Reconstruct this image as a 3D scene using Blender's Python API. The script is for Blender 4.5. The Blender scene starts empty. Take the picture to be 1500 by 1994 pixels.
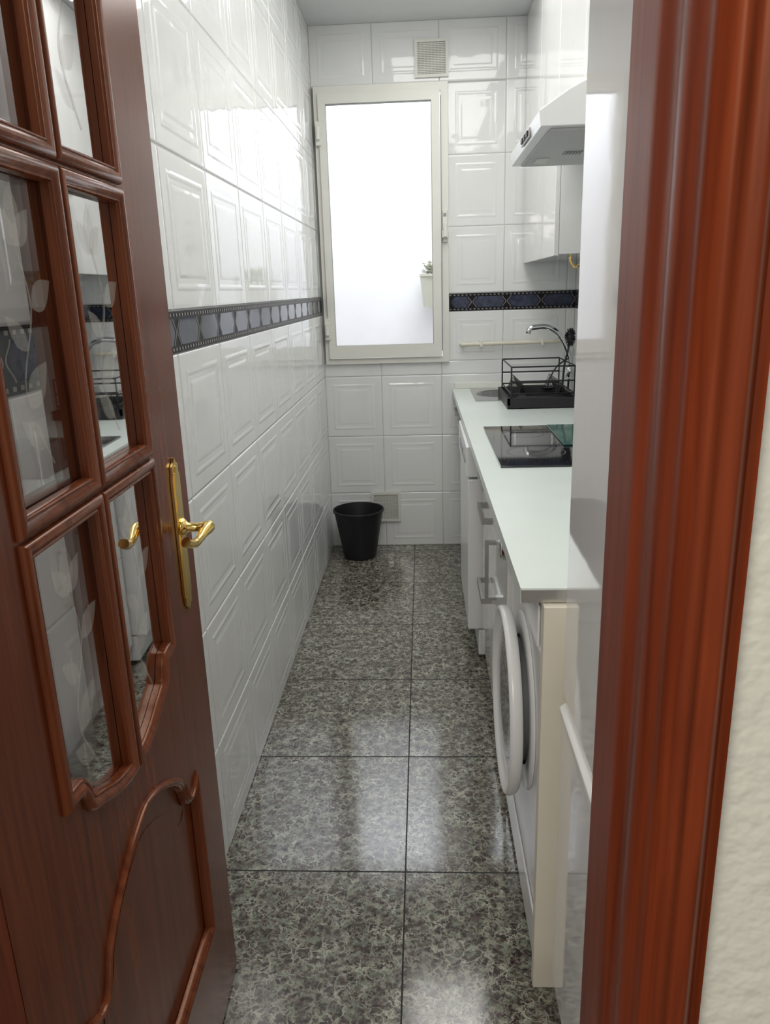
import bpy, bmesh, math, random
from mathutils import Vector, Matrix
random.seed(4)
S=bpy.context.scene
COL=S.collection
S.view_settings.view_transform='Standard'
# ------------------------------------------------------------ camera
F=1495.0
def nrm(v): return Vector(v).normalized()
cY=nrm((73,435,-F)); cZ=-nrm((160,-5150,-F)); cZ=(cZ-cY*cZ.dot(cY)).normalized(); cX=cY.cross(cZ)
H=1.42
cam=bpy.data.cameras.new('camera'); co=bpy.data.objects.new('camera',cam); COL.objects.link(co)
cam.sensor_fit='VERTICAL'; cam.sensor_height=24; cam.lens=F/1994*24; cam.clip_start=.02
M=Matrix((cX,cY,cZ)).to_4x4(); M.translation=Vector((0,0,H)); co.matrix_world=M
S.camera=co
# ------------------------------------------------------------ materials
def mat(name,color,rough=.5,metal=0,noise=.04,nscale=8,bump=0,bscale=60,coat=0,spec=.5,bd=.01):
    m=bpy.data.materials.new(name); m.use_nodes=True; nt=m.node_tree; N=nt.nodes; L=nt.links
    b=N['Principled BSDF']; b.inputs['Roughness'].default_value=rough; b.inputs['Metallic'].default_value=metal
    b.inputs['Coat Weight'].default_value=coat; b.inputs['Coat Roughness'].default_value=.05
    b.inputs['Specular IOR Level'].default_value=spec
    tc=N.new('ShaderNodeTexCoord'); nz=N.new('ShaderNodeTexNoise'); nz.inputs['Scale'].default_value=nscale
    L.new(tc.outputs['Object'],nz.inputs['Vector'])
    mx=N.new('ShaderNodeMix'); mx.data_type='RGBA'
    mx.inputs[6].default_value=[max(0,c*(1-noise)) for c in color]+[1]
    mx.inputs[7].default_value=[min(1,c*(1+noise)) for c in color]+[1]
    L.new(nz.outputs['Fac'],mx.inputs[0]); L.new(mx.outputs[2],b.inputs['Base Color'])
    if bump:
        n2=N.new('ShaderNodeTexNoise'); n2.inputs['Scale'].default_value=bscale; n2.inputs['Detail'].default_value=2
        L.new(tc.outputs['Object'],n2.inputs['Vector'])
        bp=N.new('ShaderNodeBump'); bp.inputs['Strength'].default_value=bump; bp.inputs['Distance'].default_value=bd
        L.new(n2.outputs['Fac'],bp.inputs['Height']); L.new(bp.outputs[0],b.inputs['Normal'])
    return m
def wood(name,c1,c2,scale=(30,30,1.5),rough=.36,coat=.2,spec=.4):
    m=bpy.data.materials.new(name); m.use_nodes=True; nt=m.node_tree; N=nt.nodes; L=nt.links
    b=N['Principled BSDF']; b.inputs['Roughness'].default_value=rough; b.inputs['Coat Weight'].default_value=coat; b.inputs['Coat Roughness'].default_value=.12
    b.inputs['Specular IOR Level'].default_value=spec; b.inputs['Specular Tint'].default_value=(1,.62,.42,1)
    tc=N.new('ShaderNodeTexCoord'); mp=N.new('ShaderNodeMapping'); mp.inputs['Scale'].default_value=scale
    L.new(tc.outputs['Object'],mp.inputs[0])
    nz=N.new('ShaderNodeTexNoise'); nz.inputs['Scale'].default_value=2.2; nz.inputs['Detail'].default_value=8; nz.inputs['Distortion'].default_value=.6
    L.new(mp.outputs[0],nz.inputs['Vector'])
    r=N.new('ShaderNodeValToRGB'); r.color_ramp.elements[0].position=.3; r.color_ramp.elements[0].color=(*c1,1)
    r.color_ramp.elements[1].position=.72; r.color_ramp.elements[1].color=(*c2,1)
    L.new(nz.outputs['Fac'],r.inputs[0]); L.new(r.outputs[0],b.inputs['Base Color'])
    bp=N.new('ShaderNodeBump'); bp.inputs['Strength'].default_value=.05; bp.inputs['Distance'].default_value=.002
    L.new(nz.outputs['Fac'],bp.inputs['Height']); L.new(bp.outputs[0],b.inputs['Normal'])
    return m
def clear(name,tint=(1,1,1),fac=.08,rough=.02,col=None):
    m=bpy.data.materials.new(name); m.use_nodes=True; nt=m.node_tree; N=nt.nodes; L=nt.links
    N.remove(N['Principled BSDF']); out=N['Material Output']
    t=N.new('ShaderNodeBsdfTransparent'); t.inputs[0].default_value=(*tint,1)
    g=N.new('ShaderNodeBsdfGlossy') if col is None else N.new('ShaderNodeBsdfDiffuse')
    if col is None: g.inputs['Roughness'].default_value=rough
    else: g.inputs[0].default_value=(*col,1)
    mx=N.new('ShaderNodeMixShader')
    if col is None:
        fr=N.new('ShaderNodeLayerWeight'); fr.inputs[0].default_value=fac
        L.new(fr.outputs['Fresnel'],mx.inputs[0])
    else: mx.inputs[0].default_value=fac
    L.new(t.outputs[0],mx.inputs[1]); L.new(g.outputs[0],mx.inputs[2]); L.new(mx.outputs[0],out.inputs[0])
    return m
def granite():
    m=bpy.data.materials.new('granite_floor_tile'); m.use_nodes=True; nt=m.node_tree; N=nt.nodes; L=nt.links
    b=N['Principled BSDF']
    tc=N.new('ShaderNodeTexCoord')
    def noise(s,d,dist=0,off=0):
        mp=N.new('ShaderNodeMapping'); mp.inputs['Location'].default_value=(off,off*1.7,off*.3); L.new(tc.outputs['Object'],mp.inputs[0])
        n=N.new('ShaderNodeTexNoise'); n.inputs['Scale'].default_value=s; n.inputs['Detail'].default_value=d; n.inputs['Distortion'].default_value=dist
        L.new(mp.outputs[0],n.inputs['Vector']); return n
    def ramp(src,els):
        r=N.new('ShaderNodeValToRGB'); cr=r.color_ramp
        cr.elements[0].position=els[0][0]; cr.elements[0].color=(*els[0][1],1); cr.elements[1].position=els[-1][0]; cr.elements[1].color=(*els[-1][1],1)
        for p,c in els[1:-1]: e=cr.elements.new(p); e.color=(*c,1)
        L.new(src,r.inputs[0]); return r
    def mix(f,a,bb):
        x=N.new('ShaderNodeMix'); x.data_type='RGBA'; L.new(f,x.inputs[0])
        for i,s in((6,a),(7,bb)):
            if isinstance(s,tuple): x.inputs[i].default_value=(*s,1)
            else: L.new(s,x.inputs[i])
        return x.outputs[2]
    base=ramp(noise(34,3,.4).outputs['Fac'],[(.30,(.14,.155,.12)),(.41,(.085,.088,.07)),(.48,(.095,.066,.052)),(.56,(.036,.024,.023)),(.70,(.14,.10,.085))])
    gg=ramp(noise(56,5,.5,3.1).outputs['Fac'],[(.50,(0,0,0)),(.60,(.85,.85,.85))])
    c=mix(gg.outputs[0],base.outputs[0],(.225,.24,.185))
    dk=ramp(noise(58,2,.3,7.7).outputs['Fac'],[(.545,(0,0,0)),(.60,(.92,.92,.92))])
    c=mix(dk.outputs[0],c,(.028,.018,.018))
    nz2=noise(50,4,0,5.5)
    sub=N.new('ShaderNodeVectorMath'); sub.operation='SUBTRACT'; sub.inputs[1].default_value=(.5,.5,.5); L.new(nz2.outputs['Color'],sub.inputs[0])
    sc=N.new('ShaderNodeVectorMath'); sc.operation='SCALE'; sc.inputs['Scale'].default_value=.045; L.new(sub.outputs[0],sc.inputs[0])
    ad=N.new('ShaderNodeVectorMath'); ad.operation='ADD'; L.new(tc.outputs['Object'],ad.inputs[0]); L.new(sc.outputs[0],ad.inputs[1])
    def veins(s,w,a):
        v=N.new('ShaderNodeTexVoronoi'); v.feature='DISTANCE_TO_EDGE'; v.inputs['Scale'].default_value=s; L.new(ad.outputs[0],v.inputs['Vector'])
        r=ramp(v.outputs['Distance'],[(.005,(a,a,a)),(w,(0,0,0))])
        n=ramp(noise(s*.55,3,0,s).outputs['Fac'],[(.36,(0,0,0)),(.62,(1,1,1))])
        k=N.new('ShaderNodeMath'); k.operation='MULTIPLY'; L.new(r.outputs[0],k.inputs[0]); L.new(n.outputs[0],k.inputs[1]); return k
    v1=veins(32,.075,.9); v2=veins(58,.09,.75)
    c=mix(v1.outputs[0],c,(.52,.52,.43)); c=mix(v2.outputs[0],c,(.42,.43,.35))
    sx=N.new('ShaderNodeSeparateXYZ'); L.new(tc.outputs['Object'],sx.inputs[0])
    def line(o,off,w):
        a=N.new('ShaderNodeMath'); a.operation='SUBTRACT'; a.inputs[1].default_value=off; L.new(o,a.inputs[0])
        c=N.new('ShaderNodeMath'); c.operation='PINGPONG'; c.inputs[1].default_value=.25; L.new(a.outputs[0],c.inputs[0])
        d=N.new('ShaderNodeMath'); d.operation='LESS_THAN'; d.inputs[1].default_value=w; L.new(c.outputs[0],d.inputs[0]); return d
    a=line(sx.outputs[0],-.566,.0019); d=line(sx.outputs[1],.116,.0024)
    mm=N.new('ShaderNodeMath'); mm.operation='MAXIMUM'; L.new(a.outputs[0],mm.inputs[0]); L.new(d.outputs[0],mm.inputs[1])
    c=mix(mm.outputs[0],c,(.010,.010,.010)); L.new(c,b.inputs['Base Color'])
    rr=N.new('ShaderNodeMath'); rr.operation='MULTIPLY_ADD'; rr.inputs[1].default_value=.75; rr.inputs[2].default_value=.12; L.new(mm.outputs[0],rr.inputs[0]); L.new(rr.outputs[0],b.inputs['Roughness'])
    b.inputs['Specular IOR Level'].default_value=.8
    bp=N.new('ShaderNodeBump'); bp.inputs['Strength'].default_value=.12; bp.inputs['Distance'].default_value=.002; L.new(noise(14,2,0,2).outputs['Fac'],bp.inputs['Height']); L.new(bp.outputs[0],b.inputs['Normal'])
    return m
TILE=mat('white_glazed_tile',(.82,.83,.82),rough=.05,noise=.015,bump=.22,bscale=6,bd=.012,spec=.6)
GROUT=mat('tile_grout',(.50,.50,.48),rough=.9)
FLOOR=granite()
CEIL=mat('ceiling_paint',(.70,.71,.71),rough=.9)
PLAST=mat('cream_plaster',(.62,.61,.53),rough=.95,bump=.3,bscale=65)
MAHO=wood('mahogany',(.085,.016,.005),(.18,.040,.012),rough=.24,coat=0,spec=.4)
MAHM=wood('mahogany_moulding',(.11,.025,.009),(.22,.060,.022),rough=.24,coat=.05,spec=.45)
CASE=wood('mahogany_casing',(.10,.015,.004),(.20,.034,.009),scale=(40,40,2),rough=.4,coat=0,spec=.35)
BRASS=mat('polished_brass',(.85,.60,.20),rough=.14,metal=1)
GLASS=clear('clear_glass',fac=.07)
WGLASS=clear('window_glass',fac=.1)
ETCH=clear('etched_glass',fac=.16,col=(.88,.86,.78))
ALU=mat('cream_lacquered_aluminium',(.79,.79,.73),rough=.35)
WHITE=mat('white_lacquer',(.83,.83,.82),rough=.06,coat=.3)
APPL=mat('white_enamel',(.82,.83,.83),rough=.2)
FRID=mat('fridge_enamel',(.88,.88,.89),rough=.06,bump=.03,bscale=10,coat=.4)
CREAM=mat('cream_melamine',(.76,.72,.60),rough=.5)
TOP=mat('worktop_laminate',(.74,.81,.77),rough=.22)
STEEL=mat('brushed_steel',(.55,.54,.51),rough=.3,metal=1,noise=.08,nscale=80)
CHROME=mat('chrome',(.72,.73,.74),rough=.07,metal=1)
BLACKG=mat('black_ceramic_glass',(.012,.012,.016),rough=.04,coat=.5)
GREYG=mat('grey_door_glass',(.12,.125,.13),rough=.06,coat=.5)
BLACKP=mat('black_plastic',(.010,.009,.012),rough=.45)
BLACKM=mat('black_wire',(.02,.02,.024),rough=.5,spec=.3)
GREYP=mat('grey_plastic',(.3,.31,.32),rough=.4)
LGREY=mat('light_grey_plastic',(.5,.5,.5),rough=.4)
VENT=mat('vent_plastic',(.76,.76,.70),rough=.5)
VDARK=mat('vent_mesh_back',(.45,.45,.41),rough=.8)
NAVY=mat('border_black_glaze',(.008,.008,.013),rough=.35,spec=.2)
LILAC=mat('border_blue_glaze',(.030,.038,.072),rough=.10,noise=.9,nscale=45,coat=.1)
TAN=mat('border_grey_glaze',(.24,.215,.20),rough=.3)
OUTW=mat('exterior_white_render',(.88,.89,.92),rough=.9)
GREEN=mat('leaf_green_hazed',(.60,.61,.52),rough=.8,noise=.12)  # leaf green paled, the washed-out haze through the window is in the colour
POT=mat('pot_plastic_hazed',(.64,.64,.55),rough=.8)  # pot lightened too, window haze painted into its colour
# ------------------------------------------------------------ geometry helpers
def wloc(o):
    v=Vector((0,0,0))
    while o: v=v+o.location; o=o.parent
    return v
def mk(name,V,Fc,mats,root=None,local=False,smooth=False,mi=None,bevel=0,seg=2):
    me=bpy.data.meshes.new(name)
    off=Vector((0,0,0)) if (local or root is None) else wloc(root)
    me.from_pydata([Vector(v)-off for v in V],[],Fc)
    if not isinstance(mats,(list,tuple)): mats=[mats]
    for m in mats: me.materials.append(m)
    if mi:
        for p,i in zip(me.polygons,mi): p.material_index=i
    me.validate(); me.update()
    bm=bmesh.new(); bm.from_mesh(me); bmesh.ops.recalc_face_normals(bm,faces=bm.faces); bm.to_mesh(me); bm.free()
    if smooth:
        for p in me.polygons: p.use_smooth=True
        if smooth!='all': me.set_sharp_from_angle(angle=math.radians(40))
    o=bpy.data.objects.new(name,me); COL.objects.link(o)
    if root: o.parent=root
    if bevel:
        b=o.modifiers.new('bevel','BEVEL'); b.width=bevel; b.segments=seg; b.limit_method='ANGLE'; b.angle_limit=math.radians(50)
        for p in me.polygons: p.use_smooth=True
        w=o.modifiers.new('wn','WEIGHTED_NORMAL'); w.keep_sharp=True
    return o
class G:
    def __init__(s): s.V=[]; s.F=[]; s.I=[]
    def add(s,V,Fc,i=0):
        n=len(s.V); s.V+=list(V); s.F+=[tuple(n+k for k in f) for f in Fc]; s.I+=[i]*len(Fc)
    def box(s,x0,x1,y0,y1,z0,z1,i=0):
        s.add([(x0,y0,z0),(x1,y0,z0),(x1,y1,z0),(x0,y1,z0),(x0,y0,z1),(x1,y0,z1),(x1,y1,z1),(x0,y1,z1)],
              [(0,3,2,1),(4,5,6,7),(0,1,5,4),(1,2,6,5),(2,3,7,6),(3,0,4,7)],i)
    def lathe(s,prof,axis,c,n=40,i=0,closed=False):
        V=[];Fc=[]
        for r,h in prof:
            for k in range(n):
                a=2*math.pi*k/n; p=(r*math.cos(a),r*math.sin(a))
                if axis=='z': V.append((c[0]+p[0],c[1]+p[1],c[2]+h))
                elif axis=='x': V.append((c[0]+h,c[1]+p[0],c[2]+p[1]))
                else: V.append((c[0]+p[0],c[1]+h,c[2]+p[1]))
        m=len(prof)
        for j in range(m-1 if not closed else m):
            for k in range(n):
                a=j*n+k; b=j*n+(k+1)%n; j2=(j+1)%m
                Fc.append((a,b,j2*n+(k+1)%n,j2*n+k))
        s.add(V,Fc,i)
    def prism(s,poly,z0,z1,axis='z',i=0):
        n=len(poly)
        def P(a,b,h): return (a,b,h) if axis=='z' else ((h,a,b) if axis=='x' else (a,h,b))
        V=[P(a,b,z0) for a,b in poly]+[P(a,b,z1) for a,b in poly]
        s.add(V,[tuple(range(n)),tuple(range(2*n-1,n-1,-1))]+[(k,(k+1)%n,n+(k+1)%n,n+k) for k in range(n)],i)
    def obj(s,name,mats,root=None,**k): return mk(name,s.V,s.F,mats,root,mi=s.I,**k)
def box(name,x0,x1,y0,y1,z0,z1,m,root=None,**k):
    g=G(); g.box(x0,x1,y0,y1,z0,z1); return g.obj(name,m,root,**k)
def curve_mesh(cu):
    o=bpy.data.objects.new('tmp',cu); COL.objects.link(o)
    dg=bpy.context.evaluated_depsgraph_get(); me=bpy.data.meshes.new_from_object(o.evaluated_get(dg))
    V=[v.co.copy() for v in me.vertices]; Fc=[tuple(p.vertices) for p in me.polygons]
    bpy.data.objects.remove(o); bpy.data.meshes.remove(me); bpy.data.curves.remove(cu)
    return V,Fc
def flat(loops,thick):
    cu=bpy.data.curves.new('t','CURVE'); cu.dimensions='2D'; cu.fill_mode='BOTH'; cu.extrude=thick/2
    for lp in loops:
        sp=cu.splines.new('POLY'); sp.points.add(len(lp)-1); sp.use_cyclic_u=True
        for p,q in zip(sp.points,lp): p.co=(q[0],q[1],0,1)
    return curve_mesh(cu)
def tubes(paths,r,cyc=False,res=3,radii=None):
    cu=bpy.data.curves.new('t','CURVE'); cu.dimensions='3D'; cu.bevel_depth=r; cu.bevel_resolution=res; cu.use_fill_caps=True
    for lp in paths:
        sp=cu.splines.new('POLY'); sp.points.add(len(lp)-1); sp.use_cyclic_u=cyc
        for k,(p,q) in enumerate(zip(sp.points,lp)):
            p.co=(*q,1)
            if radii: p.radius=radii[k]
    return curve_mesh(cu)
def smoothp(pts,n=6):
    out=[]; P=[Vector(p) for p in pts]
    for i in range(len(P)-1):
        p0=P[max(i-1,0)];p1=P[i];p2=P[i+1];p3=P[min(i+2,len(P)-1)]
        for k in range(n):
            t=k/n
            out.append(.5*((2*p1)+(p2-p0)*t+(2*p0-5*p1+4*p2-p3)*t*t+(3*p1-p0-3*p2+p3)*t**3))
    out.append(P[-1]); return out
def sweep(lp,prof):
    A=sum(a[0]*b[1]-b[0]*a[1] for a,b in zip(lp,lp[1:]+lp[:1]))
    if A<0: lp=lp[::-1]
    n=len(lp); V=[];Fc=[]
    for i in range(n):
        p=Vector(lp[i]); a=(p-Vector(lp[i-1])).normalized(); b=(Vector(lp[(i+1)%n])-p).normalized()
        na=Vector((-a.y,a.x)); nb=Vector((-b.y,b.x)); m=(na+nb)
        m=m.normalized() if m.length>1e-6 else na
        k=1/max(m.dot(na),.45)
        for d,h in prof: V.append((p.x+m.x*d*k,p.y+m.y*d*k,h))
    q=len(prof)
    for i in range(n):
        for j in range(q-1):
            i2=(i+1)%n; Fc.append((i*q+j,i2*q+j,i2*q+j+1,i*q+j+1))
    return V,Fc
def thing(name,label,cat,loc,group=None):
    e=bpy.data.objects.new(name,None); e.empty_display_size=.05; e.location=loc; COL.objects.link(e)
    e['label']=label; e['category']=cat
    if group: e['group']=group
    return e
def tag(o,label,cat,struct=False,group=None):
    o['label']=label; o['category']=cat
    if struct: o['kind']='structure'
    if group: o['group']=group
    return o
# ------------------------------------------------------------ tiled walls
XL=-.54; YB=4.21; XR=.80; ZC=2.66; YW0=.44; YW1=.58
ZB=[0,.315,.64,.97,1.30,1.39,1.72,2.06,2.39,2.66]
RINGS=[(.0012,0),(.0042,.0024),(.008,.0027),(.040,.0024),(.046,.0036),(.050,.0037),(.057,.0026),(.068,.0025),(.075,.0034),(.080,.0036)]
def tile(g,P,u0,u1,v0,v1):
    rg=RINGS if (u1-u0>.24 and v1-v0>.22) else RINGS[:3]
    V=[];Fc=[]
    for d,h in rg:
        V+=[P(u0+d,v0+d,h),P(u1-d,v0+d,h),P(u1-d,v1-d,h),P(u0+d,v1-d,h)]
    for k in range(len(rg)-1):
        for j in range(4):
            Fc.append((k*4+j,k*4+(j+1)%4,k*4+4+(j+1)%4,k*4+4+j))
    n=(len(rg)-1)*4; Fc.append((n,n+1,n+2,n+3))
    g.add(V,Fc,0)
def wall(P,US,hole=None):
    g=G(); 
    for a,b in zip(US[:-1],US[1:]):
        for c,d in zip(ZB[:-1],ZB[1:]):
            if abs(c-1.30)<1e-4: continue
            R=[(a,b,c,d)]
            if hole:
                h0,h1,k0,k1=hole
                if not(b<=h0 or a>=h1 or d<=k0 or c>=k1):
                    R=[]
                    if c<k0: R.append((a,b,c,k0))
                    if d>k1+.02: R.append((a,b,k1,d))
                    cc=max(c,k0);dd=min(d,k1)
                    if a<h0-.02: R.append((a,h0,cc,dd))
                    if b>h1+.02: R.append((h1,b,cc,dd))
            for r in R: tile(g,P,*r)
    return g
PL=lambda u,v,h:(XL+h,u,v)
us=[YB-.36*k for k in range(10,-1,-1)]; us=[.58]+[u for u in us if u>.6]
g=wall(PL,us); g.box(XL-.12,XL,YW1,YB+.12,0,ZC,1)
tag(g.obj('wall_left',[TILE,GROUT]),'white glazed embossed square ceramic tile wall with dark border','wall',True)
PB=lambda u,v,h:(u,YB-h,v)
WX0,WX1,WZ0,WZ1=-.525,.138,1.04,2.388
hx0,hx1,hz0,hz1=WX0+.005,WX1-.005,WZ0+.005,WZ1-.005
g=wall(PB,[-.54,-.2305,.097,.4245,.752,.80],(WX0+.003,WX1-.003,WZ0+.003,WZ1-.003))
for b in((XL,hx0,0,ZC),(hx1,XR,0,ZC),(hx0,hx1,0,hz0),(hx0,hx1,hz1,ZC)): g.box(b[0],b[1],YB,YB+.15,b[2],b[3],1)
tag(g.obj('wall_back',[TILE,GROUT]),'white embossed ceramic tile wall around the window','wall',True)
PR=lambda u,v,h:(XR-h,u,v)
g=wall(PR,us); g.box(XR,XR+.12,YW1,YB+.15,0,ZC,1)
tag(g.obj('wall_right',[TILE,GROUT]),'white embossed ceramic tile wall behind the worktop','wall',True)
tag(box('floor',-1.6,1.6,-1.6,YB+.1,-.05,0,FLOOR),'polished grey brown speckled granite look floor tiles','floor',True)
tag(box('ceiling',-1.6,1.6,-1.6,YB+.15,ZC,ZC+.1,CEIL),'plain white painted ceiling','ceiling',True)
def border(name,P,u0,u1,skip=None):
    g=G()
    def q(pts,h,i): g.add([P(a,b,h) for a,b in pts],[tuple(range(len(pts)))],i)
    def rbox(a,b,c,d,h,i):
        V=[P(a,c,0),P(b,c,0),P(b,d,0),P(a,d,0),P(a,c,h),P(b,c,h),P(b,d,h),P(a,d,h)]
        g.add(V,[(4,5,6,7),(0,1,5,4),(1,2,6,5),(2,3,7,6),(3,0,4,7)],i)
    z0,z1=1.301,1.389
    segs=[(u0,u1)] if not skip else [s for s in((u0,skip[0]),(skip[1],u1)) if s[1]-s[0]>.03]
    for a,b in segs:
        rbox(a,b,z0,z1,.0035,0)
        n=int((b-a)/.021)
        for k in range(n):
            s=a+k*.021+.004
            for zz in(z0+.005,z1-.011): rbox(s,s+.009,zz,zz+.006,.0045,2)
        per=.18; s=b
        while s>a+.02:
            e=max(s-per,a); L=s-e
            if L>.12:
                zl,zh,zm=z0+.016,z1-.016,(z0+z1)/2
                # concave hour-glass link between bulging plaques
                def og(x,sg,w):
                    return [(x+sg*(.5-.5*math.cos(math.pi*2*t))*w,zl+(zh-zl)*t) for t in [i/10 for i in range(11)]]
                q(og(s-.030,1,.018)+og(e+.030,-1,.018)[::-1],.0048,1)
                for sg in(1,-1):
                    A=og(s+sg*.024,-sg,.018); B=[(x-sg*.004,z) for x,z in A][::-1]
                    q(A+B,.0055,2)
            s=e
    o=g.obj(name,[NAVY,LILAC,TAN]); tag(o,'dark blue and black decorative ceramic border strip on tile wall','tile border',True)
border('trim_1',PL,YW1,YB)
border('trim_2',PB,XL,XR,(WX0,WX1))
border('trim_3',PR,YW1,YB)
# ------------------------------------------------------------ entry wall, casing
jl,jr=-.41,.1395
g=G(); g.box(-1.6,jl-.035,YW0,YW1,0,ZC); g.box(jr+.035,1.6,YW0,YW1,0,ZC); g.box(jl-.035,jr+.035,YW0,YW1,2.1,ZC)
tag(g.obj('wall_front',PLAST),'rough cream plaster wall around the doorway','wall',True)
g=G(); g.box(1.5,1.6,-1.6,YW0,0,ZC); tag(g.obj('wall_hall',PLAST),'rough cream plaster hallway wall','wall',True)
def casing(name,xin,sg):
    pts=[]; n=90
    def rib(t): return .5-.5*math.cos(2*math.pi*t)
    for k in range(n+1):
        t=k/n; yy=YW1+.004-(YW1-YW0+.004)*t
        x=.0015 if t<.42 else .0015+.0050*rib((t-.42)/.58*1.5)
        pts.append((xin+sg*x,yy))
    x0=pts[-1][0]
    for k in range(1,n+1):
        t=k/n; xx=x0+sg*(.0485-abs(x0-xin))*t
        pts.append((xx,YW0-.004-.010*math.sin(math.pi*min(1,t*1.15))**.7-.0050*rib(t*2.3)))
    pts.append((xin+sg*.049,YW0)); pts.append((xin+sg*.034,YW0)); pts.append((xin+sg*.034,YW1))
    g=G(); g.prism(pts,0,2.13)
    o=g.obj(name,CASE,smooth=True); tag(o,'reddish mahogany fluted door casing beside the doorway','door frame',True)
casing('trim_4',jr,1); casing('trim_5',jl,-1)
# ------------------------------------------------------------ mahogany door
W=.74; DH=2.04
door=bpy.data.objects.new('door_1',None); COL.objects.link(door)
door.location=(-.410,.585,.006); door.rotation_euler=(0,0,math.radians(91.5))
tag(door,'open mahogany glazed door with brass lever handle','door',True)
Zo=.006
def fl2door(loops,thick,yc):
    V,Fc=flat(loops,thick); return [(v.x,v.z+yc,v.y-Zo) for v in V],Fc
def pane_loops():
    L=[]
    cols=[(.150,.334),(.366,.548)]
    for ci,(a,b) in enumerate(cols):
        for ri,(c,d) in enumerate([(None,1.166),(1.200,1.554),(1.588,1.93)]):
            if c is None:
                cv=[(0,.872),(.12,.870),(.19,.866),(.25,.850),(.29,.832),(.36,.824),(.48,.816),(.65,.802),(.85,.792),(1,.789)]
                w=b-a
                cv=[tuple(p) for p in smoothp([(x,z,0) for x,z in cv],3)]
                low=[(b-p[0]*w,p[1]) for p in cv] if ci==1 else [(a+p[0]*w,p[1]) for p in cv]
                if ci==0: lp=low+[(b,d),(a,d)]
                else: lp=list(reversed(low))+[(b,d),(a,d)]
                L.append((lp,a,b,.80,d))
            else: L.append(([(a,c),(b,c),(b,d),(a,d)],a,b,c,d))
    return L
PAN=pane_loops()
u=[(0,.572),(.06,.563),(.13,.560),(.20,.568),(.25,.590),(.29,.612),(.37,.632),(.5,.654),(.7,.68),(.88,.695),(1,.70)]
u=[(p[0],p[1]) for p in smoothp([(x,z,0) for x,z in u],3)]
low0,low1,lz=.118,.60,.246; lc=(low0+low1)/2; hw=(low1-low0)/2
top=[(low1-a*hw,z) for a,z in u]+[(low0+a*hw,z) for a,z in reversed(u[:-1])]
LOW=[(low0,lz),(low1,lz)]+top
V,Fc=fl2door([[(0,0.006),(W,.006),(W,DH),(0,DH)]]+[p[0] for p in PAN]+[LOW],.038,.02)
mk('door_leaf',V,Fc,MAHO,door,local=True)
def shrink(lp,d):
    xs=[p[0] for p in lp]; zs=[p[1] for p in lp]
    mx,Mx,mz,Mz=min(xs),max(xs),min(zs),max(zs)
    kx=1-2*d/(Mx-mx); kz=1-2*d/(Mz-mz)
    return [((x-(mx+Mx)/2)*kx+(mx+Mx)/2,(z-(mz+Mz)/2)*kz+(mz+Mz)/2) for x,z in lp]
def PROF(e): return [(-.0150,-.001),(-.0150,.003),(-.0130,.0062),(-.010,.0085),(-.006,.009),(-.002,.0075),(0,.0045),(.0015,.004),(.003,.0052),(.0045,.005),(.006,.003),(.0065,0),(.0065,e)]
PRL=[(-.0095,-.001),(-.0095,.002),(-.007,.003),(-.006,.0055),(-.0035,.0068),(-.0005,.0055),(.001,.003),(.003,.0025),(.005,.000),(.007,-.005),(.008,-.010)]
for yf,sg in((.001,-1),(.039,1)):
    for lp,a,b,c,d in PAN:
        V,Fc=sweep(lp,PROF(-.009 if sg<0 else -.024)); mk('pane_moulding',[(x,yf+sg*h,z-Zo) for x,z,h in V],Fc,MAHM,door,local=True,smooth=True)
    V,Fc=sweep(LOW,PRL); mk('panel_moulding',[(x,yf+sg*h,z-Zo) for x,z,h in V],Fc,MAHM,door,local=True,smooth=True)
V,Fc=fl2door([LOW],.016,.02); V2,F2=fl2door([shrink(LOW,.05)],.018,.02)
g=G(); g.add(V,Fc); g.add(V2,F2); g.obj('lower_panel',MAHO,door,local=True)
def leaf(cx,cz,L,wd,ang,y):
    n=12; pts=[]
    for k in range(n+1):
        t=k/n; pts.append((t*L,wd*math.sin(math.pi*t**.8)))
    for k in range(n-1,0,-1):
        t=k/n; pts.append((t*L,-wd*math.sin(math.pi*t**.8)))
    ca,sa=math.cos(ang),math.sin(ang)
    return [(cx+p*ca-q*sa,y,cz+p*sa+q*ca) for p,q in pts]
for n,(lp,a,b,c,d) in enumerate(PAN):
    V,Fc=fl2door([shrink(lp,.001)],.004,.0125)
    pn=mk('glass_pane',V,Fc,GLASS,door,local=True)
    g=G(); yy=.0097; mx=(a+b)/2; h=d-c
    stem=smoothp([(mx+.02,yy,c+.04),(mx-.02,yy,c+h*.35),(mx+.02,yy,c+h*.6),(mx,yy,c+h*.8)],6)
    V,Fc=tubes([[ (p[0],p[1],p[2]-Zo) for p in stem]],.0008); g.add(V,Fc)
    for k,(t,L,wd,an) in enumerate([(.15,.06,.014,2.5),(.32,.07,.018,.7),(.5,.055,.013,2.4),(.7,.06,.016,.5),(.98,.065,.018,1.5),(.98,.055,.014,2.3),(.98,.055,.014,.8)]):
        i=int(t*(len(stem)-1)); p=stem[i]
        lf=leaf(p[0],p[2]-Zo,L,wd,an,yy-.0004-k*.0002); g.add(lf,[tuple(range(len(lf)))])
    g.obj('etched_flower',ETCH,pn,local=True)
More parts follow.
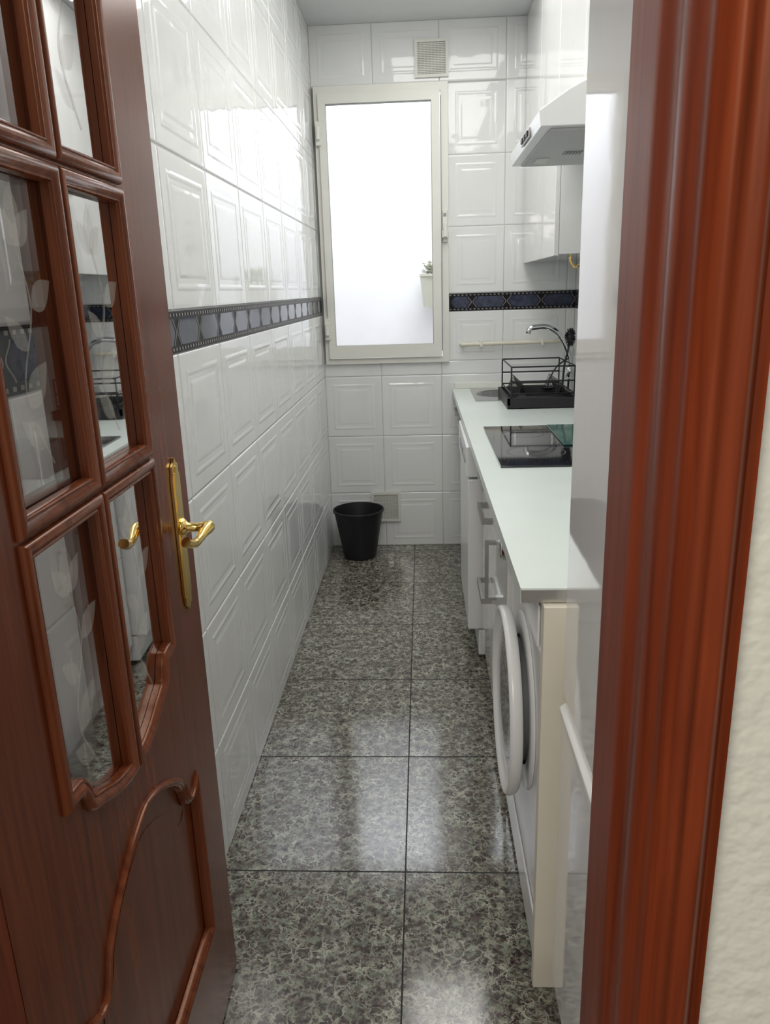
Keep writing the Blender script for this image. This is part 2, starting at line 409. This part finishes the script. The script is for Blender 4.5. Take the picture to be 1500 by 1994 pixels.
for yf,sg in((0,-1),(.039,1)):
    s=.667; zt=1.155-Zo; zb=.885-Zo; w=.021
    out=[(s-w,zb+.03),(s-w*.75,zb+.022),(s-w*.8,zb+.010),(s-.006,zb+.004),(s,zb-.004),(s+.006,zb+.004),(s+w*.8,zb+.010),(s+w*.75,zb+.022),(s+w,zb+.03),
         (s+w,zt-.03),(s+w*.75,zt-.022),(s+w*.8,zt-.010),(s+.006,zt-.004),(s,zt+.004),(s-.006,zt-.004),(s-w*.8,zt-.010),(s-w*.75,zt-.022),(s-w,zt-.03)]
    V,Fc=flat([out],.004); V2,F2=flat([[(x*.7+s*.3,(z-(zt+zb)/2)*.9+(zt+zb)/2) for x,z in out]],.007)
    g=G(); g.add([(v.x,v.z+yf+sg*.002,v.y) for v in V],Fc); g.add([(v.x,v.z+yf+sg*.002,v.y) for v in V2],F2)
    pl=g.obj('handle_plate',BRASS,door,local=True,bevel=.0015)
    zh=1.035-Zo
    g=G(); g.lathe([(r_,sg*h_) for r_,h_ in [(0,0),(.017,0),(.017,.004),(.012,.008),(.0085,.012),(.0075,.03)]],'y',(s,yf+sg*.004,zh),24)
    pts=smoothp([(s,yf+sg*.028,zh),(s+.005,yf+sg*.043,zh+.001),(s-.002,yf+sg*.052,zh+.002),(s-.022,yf+sg*.050,zh),(s-.045,yf+sg*.047,zh-.006),(s-.07,yf+sg*.045,zh-.007),(s-.092,yf+sg*.043,zh),(s-.102,yf+sg*.040,zh+.006)],6)
    m_=len(pts)
    rr=[1.05+.6*math.exp(-((k/m_-.33)/.14)**2)+.25*math.exp(-((k/m_-.98)/.08)**2) for k in range(m_)]
    V,Fc=tubes([pts],.0068,False,4,rr); g.add(V,Fc)
    g.obj('lever_handle',BRASS,pl,local=True,smooth='all')
box('door_latch',W-.001,W+.002,.012,.028,.98,1.08,BRASS,door,local=True)
# ------------------------------------------------------------ window
win=bpy.data.objects.new('window_1',None); COL.objects.link(win); win.location=((WX0+WX1)/2,YB,WZ0)
tag(win,'tall cream aluminium casement window with pale glass','window',True)
def ring(x0,x1,z0,z1,wl,wr,wb,wt,y0,y1,name,m,bev=.003):
    V,Fc=flat([[(x0,z0),(x1,z0),(x1,z1),(x0,z1)],[(x0+wl,z0+wb),(x1-wr,z0+wb),(x1-wr,z1-wt),(x0+wl,z1-wt)]],y1-y0)
    return mk(name,[(v.x,v.z+(y0+y1)/2,v.y) for v in V],Fc,m,win,bevel=bev)
ring(WX0,WX1,WZ0,WZ1,.03,.035,.03,.035,YB-.022,YB+.05,'window_frame',ALU)
sash=ring(WX0+.022,WX1-.04,WZ0+.032,WZ1-.035,.036,.042,.066,.046,YB-.036,YB-.0225,'window_sash',ALU)
ring(WX0+.052,WX1-.078,WZ0+.092,WZ1-.076,.007,.007,.007,.007,YB-.032,YB+.0,'glazing_bead',mat('glazing_gasket',(.32,.33,.31),rough=.6),0)
box('window_glass',WX0+.054,WX1-.08,YB-.02,YB-.014,WZ0+.095,WZ1-.078,WGLASS,win)
for z in(1.17,2.12):
    g=G(); g.box(WX0+.004,WX0+.034,YB-.045,YB-.022,z,z+.11); g.lathe([(0,0),(.011,0),(.011,.06),(0,.06)],'z',(WX0+.018,YB-.054,z+.025),14)
    g.obj('window_hinge',ALU,win,bevel=.002)
g=G(); g.box(WX1-.030,WX1-.006,YB-.036,YB-.022,1.645,1.80); g.box(WX1-.034,WX1-.002,YB-.060,YB-.036,1.665,1.70); g.box(WX1-.026,WX1-.010,YB-.072,YB-.058,1.668,1.74)
g.obj('window_handle',ALU,win,bevel=.003)
box('handle_screw_cover',WX1-.026,WX1-.012,YB-.0385,YB-.0362,1.77,1.785,GREYP,win)
box('window_stop',WX1-.039,WX1-.034,YB-.030,YB-.0225,WZ0+.06,WZ1-.06,GREYP,win)
tag(box('wall_outside',-2,2,5.6,5.7,-.5,4.2,OUTW),'bright white rendered wall of the light well','wall',True)
pl=thing('hanging_planter','small planter with greenery hanging on the white outside wall','plant pot',(.075,5.49,1.30))
g=G(); g.lathe([(0,0),(.07,0),(.09,.20),(.095,.20),(.095,.215),(.085,.215),(.08,.19),(0,.19)],'z',(.075,5.49,1.30),28); g.obj('pot',POT,pl,smooth=True)
g=G()
for k in range(260):
    a=random.uniform(0,6.28); r=random.uniform(.0,.065); z=random.uniform(1.49,1.58); L=random.uniform(.022,.035)
    c=Vector((.075+r*math.cos(a),5.49+r*math.sin(a),z)); d=Vector((math.cos(a),math.sin(a),random.uniform(0,1))).normalized()*L; s=Vector((-math.sin(a),math.cos(a),0))*L*.6
    g.add([c,c+d*.5+s,c+d,c+d*.5-s],[(0,1,2,3)])
g.obj('foliage',GREEN,pl)
# ------------------------------------------------------------ vents, pipe
def vent(x0,x1,z0,z1,label):
    r=thing('air_vent',label,'air vent',((x0+x1)/2,YB-.003,z0),'wall vents')
    V,Fc=flat([[(x0,z0),(x1,z0),(x1,z1),(x0,z1)],[(x0+.014,z0+.014),(x1-.014,z0+.014),(x1-.014,z1-.014),(x0+.014,z1-.014)]],.010)
    mk('vent_frame',[(v.x,v.z+YB-.0098,v.y) for v in V],Fc,VENT,r,bevel=.002)
    g=G(); n=18
    for k in range(n):
        z=z0+.016+(z1-z0-.032)*k/n; h=(z1-z0-.032)/n
        g.box(x0+.013,x1-.013,YB-.0115,YB-.0078,z+h*.2,z+h*.66,0)
    for k in range(1,8): 
        x=x0+.014+(x1-x0-.028)*k/8; g.box(x-.001,x+.001,YB-.0120,YB-.0078,z0+.014,z1-.014,0)
    g.box(x0+.013,x1-.013,YB-.0075,YB-.0065,z0+.013,z1-.013,1)
    g.obj('vent_grille',[VENT,VDARK],r)
vent(-.022,.143,2.41,2.577,'square cream louvred air vent above the window')
vent(-.309,-.143,.148,.319,'square cream louvred air vent low beside the bin')
r=thing('gas_pipe','cream painted pipe fixed along the tiled wall above the sink','pipe',(.21,YB-.01,1.13))
V,Fc=tubes([smoothp([(.212,YB-.002,1.128),(.212,YB-.03,1.128),(.225,YB-.035,1.128),(.5,YB-.035,1.130),(.73,YB-.035,1.134)],5)],.0105); mk('pipe',V,Fc,CREAM,r,smooth='all')
for x in(.30,.62): box('pipe_clip',x,x+.014,YB-.048,YB-.003,1.115,1.147,ALU,r,bevel=.002)
# ------------------------------------------------------------ bin
b=thing('waste_bin','black open plastic waste bin on the floor near the tiled corner','bin',(-.369,4.03,0))
g=G(); g.lathe([(0,.001),(.084,.001),(.088,.004),(.134,.262),(.139,.262),(.141,.268),(.139,.274),(.133,.274),(.130,.262),(.083,.012),(0,.012)],'z',(-.369,4.03,0),56)
g.obj('bin_body',BLACKP,b,smooth=True)
# ------------------------------------------------------------ worktop
XF=.157; ZT=.894; ZU=.866; XW=.795
sk=(.245,.70,3.69,4.15)
V,Fc=flat([[(XF+.012,1.305),(XW,1.305),(XW,4.203),(XF-.002,4.203)],[(sk[0]+.012,sk[2]+.012),(sk[1]-.012,sk[2]+.012),(sk[1]-.012,sk[3]-.012),(sk[0]+.012,sk[3]-.012)]],ZT-ZU)
wt=tag(mk('worktop',[(v.x,v.y,v.z+(ZT+ZU)/2) for v in V],Fc,TOP,bevel=.004),'long pale white laminate kitchen worktop on base units','worktop')
box('edge_trim',XF+.013,XW-.002,1.3025,1.3055,ZU+.001,ZT-.003,STEEL,wt)
tag(box('worktop_upstand',XF+.01,XW,4.19,4.204,ZT+.0005,ZT+.03,ALU,bevel=.002),'thin white upstand strip along the worktop and tiles','upstand')
# sink
r=thing('kitchen_sink','stainless steel inset sink with round bowl in the worktop','sink',(.45,3.92,ZT))
cx,cy,R=.41,3.94,.145
circ=[(cx+R*math.cos(2*math.pi*k/48),cy+R*math.sin(2*math.pi*k/48)) for k in range(48)]
V,Fc=flat([[(sk[0],sk[2]),(sk[1],sk[2]),(sk[1],sk[3]),(sk[0],sk[3])],circ],.003)
SINK=mat('sink_steel',(.5,.5,.5),rough=.2,metal=1,noise=.05,nscale=60)
mk('sink_rim',[(v.x,v.y,v.z+ZT+.0022) for v in V],Fc,SINK,r)
g=G(); g.lathe([(R+.003,.0035),(R-.002,.004),(R-.006,-.002),(R-.012,-.08),(R-.03,-.125),(R-.07,-.14),(.02,-.145),(0,-.145)],'z',(cx,cy,ZT+.001),48); g.obj('sink_bowl',SINK,r,smooth='all')
g=G(); g.lathe([(0,.003),(.03,.003),(.033,0)],'z',(cx,cy,ZT-.143),24); g.obj('drain',CHROME,r,smooth=True)
# faucet
r=thing('kitchen_faucet','chrome gooseneck kitchen mixer tap behind the sink','faucet',(.725,3.95,ZT))
g=G(); g.lathe([(0,0),(.027,0),(.027,.006),(.021,.012),(.019,.07),(.023,.075),(.023,.115),(.018,.125),(0,.127)],'z',(.735,3.95,ZT),28); g.obj('faucet_body',CHROME,r,smooth=True)
pts=smoothp([(.735,3.95,ZT+.12),(.728,3.95,ZT+.18),(.70,3.95,ZT+.25),(.66,3.95,ZT+.30),(.61,3.95,ZT+.325),(.56,3.95,ZT+.325),(.53,3.95,ZT+.318),(.522,3.95,ZT+.295)],6)
V,Fc=tubes([pts],.0135,False,5); mk('faucet_spout',V,Fc,CHROME,r,smooth='all')
V,Fc=tubes([smoothp([(.735,3.93,ZT+.10),(.73,3.88,ZT+.12),(.725,3.84,ZT+.15)],5)],.006); mk('faucet_lever',V,Fc,CHROME,r,smooth='all')
# dish rack
X0,X1,Y0,Y1=.368,.68,3.42,3.86; zb=ZT+.0045
r=thing('dish_rack','black dish drying rack with wire frame beside the sink','dish rack',((X0+X1)/2,(Y0+Y1)/2,zb))
g=G(); g.box(X0,X1,Y0,Y1,zb,zb+.012)
for a in((X0,X0+.012,Y0,Y1),(X1-.012,X1,Y0,Y1),(X0,X1,Y0,Y0+.012),(X0,X1,Y1-.012,Y1)): g.box(*a,zb+.012,zb+.042)
g.obj('drip_tray',BLACKP,r)
e=.018; a0,a1,b0,b1=X0+e,X1-e,Y0+e,Y1-e
hr=.178
def loop(z): return [(a0,b0,z),(a1,b0,z),(a1,b1,z),(a0,b1,z),(a0,b0,z)]
P=[loop(zb+.06),loop(zb+hr)]
for x,y in((a0,b0),(a1,b0),(a1,b1),(a0,b1)): P.append([(x,y,zb+.012),(x,y,zb+hr)])
for y in(b0,b1): P.append([(a0,y,zb+.115),(a1,y,zb+.115)])
V,Fc=tubes(P,.0034); mk('rack_frame',V,Fc,BLACKM,r,smooth='all')
P=[]
for k in range(12):
    y=b0+(b1-b0)*(k+.5)/12
    P.append([(a0,y,zb+.03),(a0+.03,y,zb+.05),(a0+.05,y,zb+.105),(a0+.07,y,zb+.05),(a1-.07,y,zb+.05),(a1-.05,y,zb+.105),(a1-.03,y,zb+.05),(a1,y,zb+.03)])
V,Fc=tubes(P,.0024); mk('plate_wires',V,Fc,BLACKM,r,smooth='all')
r=thing('dish_brush','black round dish brush standing upright in the rack','brush',(.69,3.74,zb+.05))
bx,by,bz=.692,3.74,ZT+.285
V,Fc=tubes([smoothp([(.66,3.72,zb+.065),(.668,3.73,ZT+.16),(.684,3.74,ZT+.23),(bx,by,bz)],5)],.005); mk('brush_handle',V,Fc,BLACKP,r,smooth='all')
g=G(); P=[]
g.lathe([(0,-.035),(.014,-.025),(.019,0),(.014,.025),(0,.035)],'z',(bx,by,bz),16)
for k in range(160):
    v=Vector((random.gauss(0,1),random.gauss(0,1),random.gauss(0,1))).normalized()
    P.append([(bx,by,bz),(bx+v.x*.026,by+v.y*.026,bz+v.z*.045)])
V,Fc=tubes(P,.0016,False,0); g.add(V,Fc); g.obj('bristles',BLACKP,r)
r=thing('bent_spatula','black curved kitchen utensil leaning in the dish rack','utensil',(.60,3.60,zb+.05))
V,Fc=tubes([smoothp([(.56,3.55,zb+.07),(.575,3.56,ZT+.12),(.61,3.58,ZT+.17),(.66,3.60,ZT+.20)],6)],.0035); mk('utensil_handle',V,Fc,BLACKM,r,smooth='all')
g=G(); g.lathe([(0,-.004),(.018,-.002),(.03,.006),(.032,.012)],'z',(.56,3.55,zb+.062),20); g.obj('utensil_head',BLACKM,r,smooth='all')
# hob
r=thing('ceramic_hob','black ceramic glass hob set into the worktop','hob',(.48,2.6,ZT))
box('hob_glass',.227,.735,2.27,2.965,ZT+.0005,ZT+.006,BLACKG,r,bevel=.002)
RG=mat('hob_ring_print',(.10,.10,.11),rough=.2)
for x,y,rr in((.36,2.47,.095),(.36,2.79,.075),(.6,2.47,.075),(.6,2.79,.095)):
    g=G(); g.lathe([(rr,0),(rr-.002,.0003),(rr-.004,0)],'z',(x,y,ZT+.0061),48); g.obj('cooking_zone',RG,r)
tag(box('glass_cutting_board',.465,.72,2.56,2.94,ZT+.0068,ZT+.0125,mat('green_board',(.05,.13,.11),rough=.08),bevel=.002),'green tinted glass cutting board lying on the hob','cutting board')
# ------------------------------------------------------------ base units
def carcass(name,y0,y1,xf,z0,z1,root,x1=XW-.02):
    g=G(); t=.016
    g.box(xf,x1,y0,y0+t,z0,z1); g.box(xf,x1,y1-t,y1,z0,z1); g.box(xf,x1,y0+t,y1-t,z0,z0+t); g.box(x1-t,x1,y0+t,y1-t,z0+t,z1)
    g.box(xf+.012,xf+.027,y0,y1,.002,z0)
    return g.obj(name,WHITE,root)
def bar(root,x,yc,zc,L,vert=False):
    g=G(); pr=.034; th=.010; wd=.020
    if not vert:
        g.box(x-pr,x-pr+th,yc-L/2,yc+L/2,zc-wd/2,zc+wd/2)
        for s in(-1,1): 
            y=yc+s*(L/2-th/2); g.box(x-pr+th,x,y-th/2,y+th/2,zc-wd/2,zc+wd/2)
    else:
        g.box(x-pr,x-pr+th,yc-wd/2,yc+wd/2,zc-L/2,zc+L/2)
        for s in(-1,1):
            z=zc+s*(L/2-th/2); g.box(x-pr+th,x,yc-wd/2,yc+wd/2,z-th/2,z+th/2)
    o=g.obj('handle',STEEL,root); o['label']='brushed steel bar handle'; return o
XC=.212; ft=.018
r=thing('sink_cabinet','glossy white base cabinet under the sink','cabinet',(.5,3.8,0),'base units')
carcass('cabinet_body',3.40,4.195,.19+ft+.001,.10,.864,r)
for a,b_ in((3.402,3.795),(3.799,4.193)):
    d=box('cabinet_door',.19,.19+ft,a,b_,.105,.862,WHITE,r,bevel=.002); bar(d,.19,(a+b_)/2,.80,.16)
r=thing('drawer_unit','glossy white drawer base unit with steel bar handles','drawer unit',(.5,2.53,0),'base units')
carcass('cabinet_body',2.30,2.755,XC+ft+.001,.10,.864,r)
for z0,z1,hz in((.742,.862,.805),(.47,.738,.695),(.105,.466,.42)):
    d=box('drawer',XC,XC+ft,2.302,2.753,z0,z1,WHITE,r,bevel=.002); bar(d,XC,2.47,hz,.20)
r=thing('base_cabinet','glossy white base cabinet with upright steel handle','cabinet',(.5,2.1,0),'base units')
carcass('cabinet_body',1.905,2.296,XC+ft+.001,.10,.864,r)
d=box('cabinet_door',XC,XC+ft,1.907,2.294,.105,.862,WHITE,r,bevel=.002); bar(d,XC,2.22,.585,.19,True)
# dishwasher
r=thing('dishwasher','white freestanding dishwasher under the worktop','dishwasher',(.5,3.07,0))
box('dishwasher_body',.2315,.78,2.775,3.37,.02,.862,APPL,r,bevel=.004)
d=box('dishwasher_door',.158,.231,2.777,3.368,.13,.735,APPL,r,bevel=.006)
c=box('control_panel',.150,.231,2.777,3.368,.742,.860,APPL,r,bevel=.006)
box('handle_recess',.1475,.1498,2.98,3.2,.785,.815,GREYP,c)
for k in range(4):
    g=G(); g.lathe([(0,-.003),(.007,-.003),(.007,0)],'x',(.1495,2.81+.028*k,.80),14); g.obj('button',GREYP,c)
box('kick_plate',.200,.231,2.777,3.368,.02,.125,APPL,r,bevel=.004)
# washing machine
r=thing('washing_machine','white front loading washing machine under the worktop','washing machine',(.5,1.61,0))
wx=.222; wy0,wy1=1.318,1.897
box('washer_body',wx,.79,wy0,wy1,.018,.862,APPL,r,bevel=.008,seg=3)
c=box('control_panel',wx-.010,wx-.0005,wy0+.004,wy1-.004,.745,.858,APPL,r,bevel=.004)
box('detergent_drawer',wx-.016,wx-.0105,wy0+.02,wy0+.17,.76,.845,APPL,c,bevel=.003)
g=G(); g.lathe([(0,-.028),(.022,-.028),(.026,-.022),(.028,0)],'x',(wx-.0105,1.82,.79),32); g.obj('program_dial',CHROME,c,smooth=True)
for k in range(4):
    g=G(); g.lathe([(0,-.004),(.006,-.004),(.006,0)],'x',(wx-.0105,1.56+.035*k,.785),14); g.obj('button',GREYP,c)
box('display',wx-.0125,wx-.0105,1.56,1.68,.81,.835,BLACKG,c)
dc=(wx-.0005,1.625,.490)
g=G(); g.lathe([(.172,-.024),(.208,-.026),(.214,-.032),(.217,-.044),(.215,-.051),(.211,-.054),(.205,-.053),(.197,-.047),(.189,-.043),(.178,-.041),(.170,-.040),(.170,-.024),(.172,-.024)],'x',dc,80)
d=g.obj('door_rim',APPL,r,smooth='all')
g=G(); g.lathe([(.1705,-.038),(.15,-.043),(.12,-.039),(.08,-.034),(.03,-.029),(0,-.029)],'x',dc,64); g.obj('door_glass',GREYG,d,smooth='all')
g=G(); g.lathe([(.140,-.025),(.144,-.014),(.138,0)],'x',dc,64); g.obj('door_seal',GREYP,r,smooth='all')
g=G(); g.lathe([(.150,-.006),(.20,-.006),(.205,0)],'x',dc,64); g.obj('door_surround',APPL,r,smooth='all')
box('kick_plate',wx-.006,wx-.0005,wy0+.004,wy1-.004,.02,.12,APPL,r,bevel=.003)
for x in(.26,.74):
    for y in(1.36,1.85):
        g=G(); g.lathe([(0,0),(.02,0),(.02,.0175),(0,.0175)],'z',(x,y,.0003),16); g.obj('foot',GREYP,r)
tag(box('end_panel',.209,.79,1.285,1.312,.0005,.865,CREAM,bevel=.002),'cream melamine end panel beside the washing machine','panel')
# ------------------------------------------------------------ fridge
r=thing('fridge_freezer','tall white glossy fridge freezer by the doorway','refrigerator',(.5,.96,0))
fy0,fy1=.665,1.262; fx=.240
box('fridge_body',fx+.048,.785,fy0+.002,fy1-.002,.03,2.0,FRID,r,bevel=.008)
box('fridge_door',fx,fx+.044,fy0,fy1,.70,1.998,FRID,r,bevel=.022,seg=6)
d=box('freezer_door',fx,fx+.044,fy0,fy1,.06,.680,FRID,r,bevel=.022,seg=6)
g=G(); g.prism([(fx-.004,.674),(fx+.02,.6815),(fx+.02,.6985),(fx+.004,.6985),(fx-.006,.690)],fy0+.02,fy1-.02,'y'); 
g.obj('door_grip',APPL,r,bevel=.002)
box('plinth',fx+.03,fx+.047,fy0+.01,fy1-.01,.0005,.055,GREYP,r)
# ------------------------------------------------------------ wall units
XU=.52
def wallunit(y0,y1,z0,z1,nd,label):
    r=thing('wall_cabinet',label,'cabinet',(.66,(y0+y1)/2,z0),'wall units')
    box('cabinet_body',XU+.019,XR-.008,y0,y1,z0,z1,WHITE,r,bevel=.001)
    w=(y1-y0)/nd
    for k in range(nd): box('cabinet_door',XU,XU+.018,y0+k*w+.0015,y0+(k+1)*w-.0015,z0-.006,z1-.003,WHITE,r,bevel=.002)
    return r
wallunit(3.22,4.19,1.535,2.658,2,'glossy white wall cabinet above the sink')
wallunit(2.25,3.212,1.97,2.658,2,'glossy white wall cabinet above the extractor hood')
r=thing('cup_hook','small brass hook under the wall cabinet','hook',(.63,3.3,1.53))
V,Fc=tubes([smoothp([(.60,3.30,1.5345),(.60,3.30,1.51),(.62,3.30,1.485),(.645,3.30,1.505)],5)],.005); mk('hook_wire',V,Fc,BRASS,r,smooth='all')
# hood
r=thing('extractor_hood','white extractor hood with sloped front above the hob','extractor hood',(.55,2.6,1.82))
g=G(); hx=.320
g.prism([(hx,1.822),(XR-.01,1.822),(XR-.01,1.962),(.50,1.962),(.390,1.910),(hx-.006,1.862)],2.25,2.95,'y')
g.obj('hood_body',APPL,r,bevel=.003)
box('hood_underside',hx+.03,XR-.04,2.28,2.92,1.816,1.8215,LGREY,r)
g=G()
for k in range(6): g.box(hx+.13+k*.010,hx+.135+k*.010,2.62,2.68,1.813,1.8165)
g.obj('grease_filter',GREYP,r)
box('hood_lamp',hx+.06,hx+.10,2.74,2.84,1.813,1.8158,VENT,r)
sw=box('hood_switch_panel',hx-.0075,hx-.0045,2.44,2.62,1.830,1.856,LGREY,r)
for k in range(3): box('hood_button',hx-.012,hx-.0077,2.455+.055*k,2.49+.055*k,1.836,1.850,BLACKP,sw)
# ------------------------------------------------------------ lights
def area(name,loc,rot,sx,sy,p,col=(1,1,1)):
    l=bpy.data.lights.new(name,'AREA'); l.shape='RECTANGLE'; l.size=sx; l.size_y=sy; l.energy=p; l.color=col
    o=bpy.data.objects.new(name,l); o.location=loc; o.rotation_euler=rot; COL.objects.link(o); return o
area('kitchen_ceiling_fill',(.16,2.5,ZC-.03),(0,0,0),.6,2.4,21,(1,.985,.955))  # added area light under the ceiling to brighten the room, no fixture modelled
area('light_well_daylight',(0,4.9,3.6),(math.radians(12),0,0),2.5,.8,112,(.93,.96,1))
hl=area('hallway_fill',(-.55,-.6,2.3),(0,0,0),1.0,1.0,24,(1,.94,.85))  # added fill light behind the camera to brighten casing and door
d_=Vector((.1,.9,1.1))-hl.location; hl.rotation_euler=d_.to_track_quat('-Z','Y').to_euler()
w=bpy.data.worlds.new('world'); S.world=w; w.use_nodes=True
w.node_tree.nodes['Background'].inputs[0].default_value=(.99,.97,.97,1); w.node_tree.nodes['Background'].inputs[1].default_value=.55
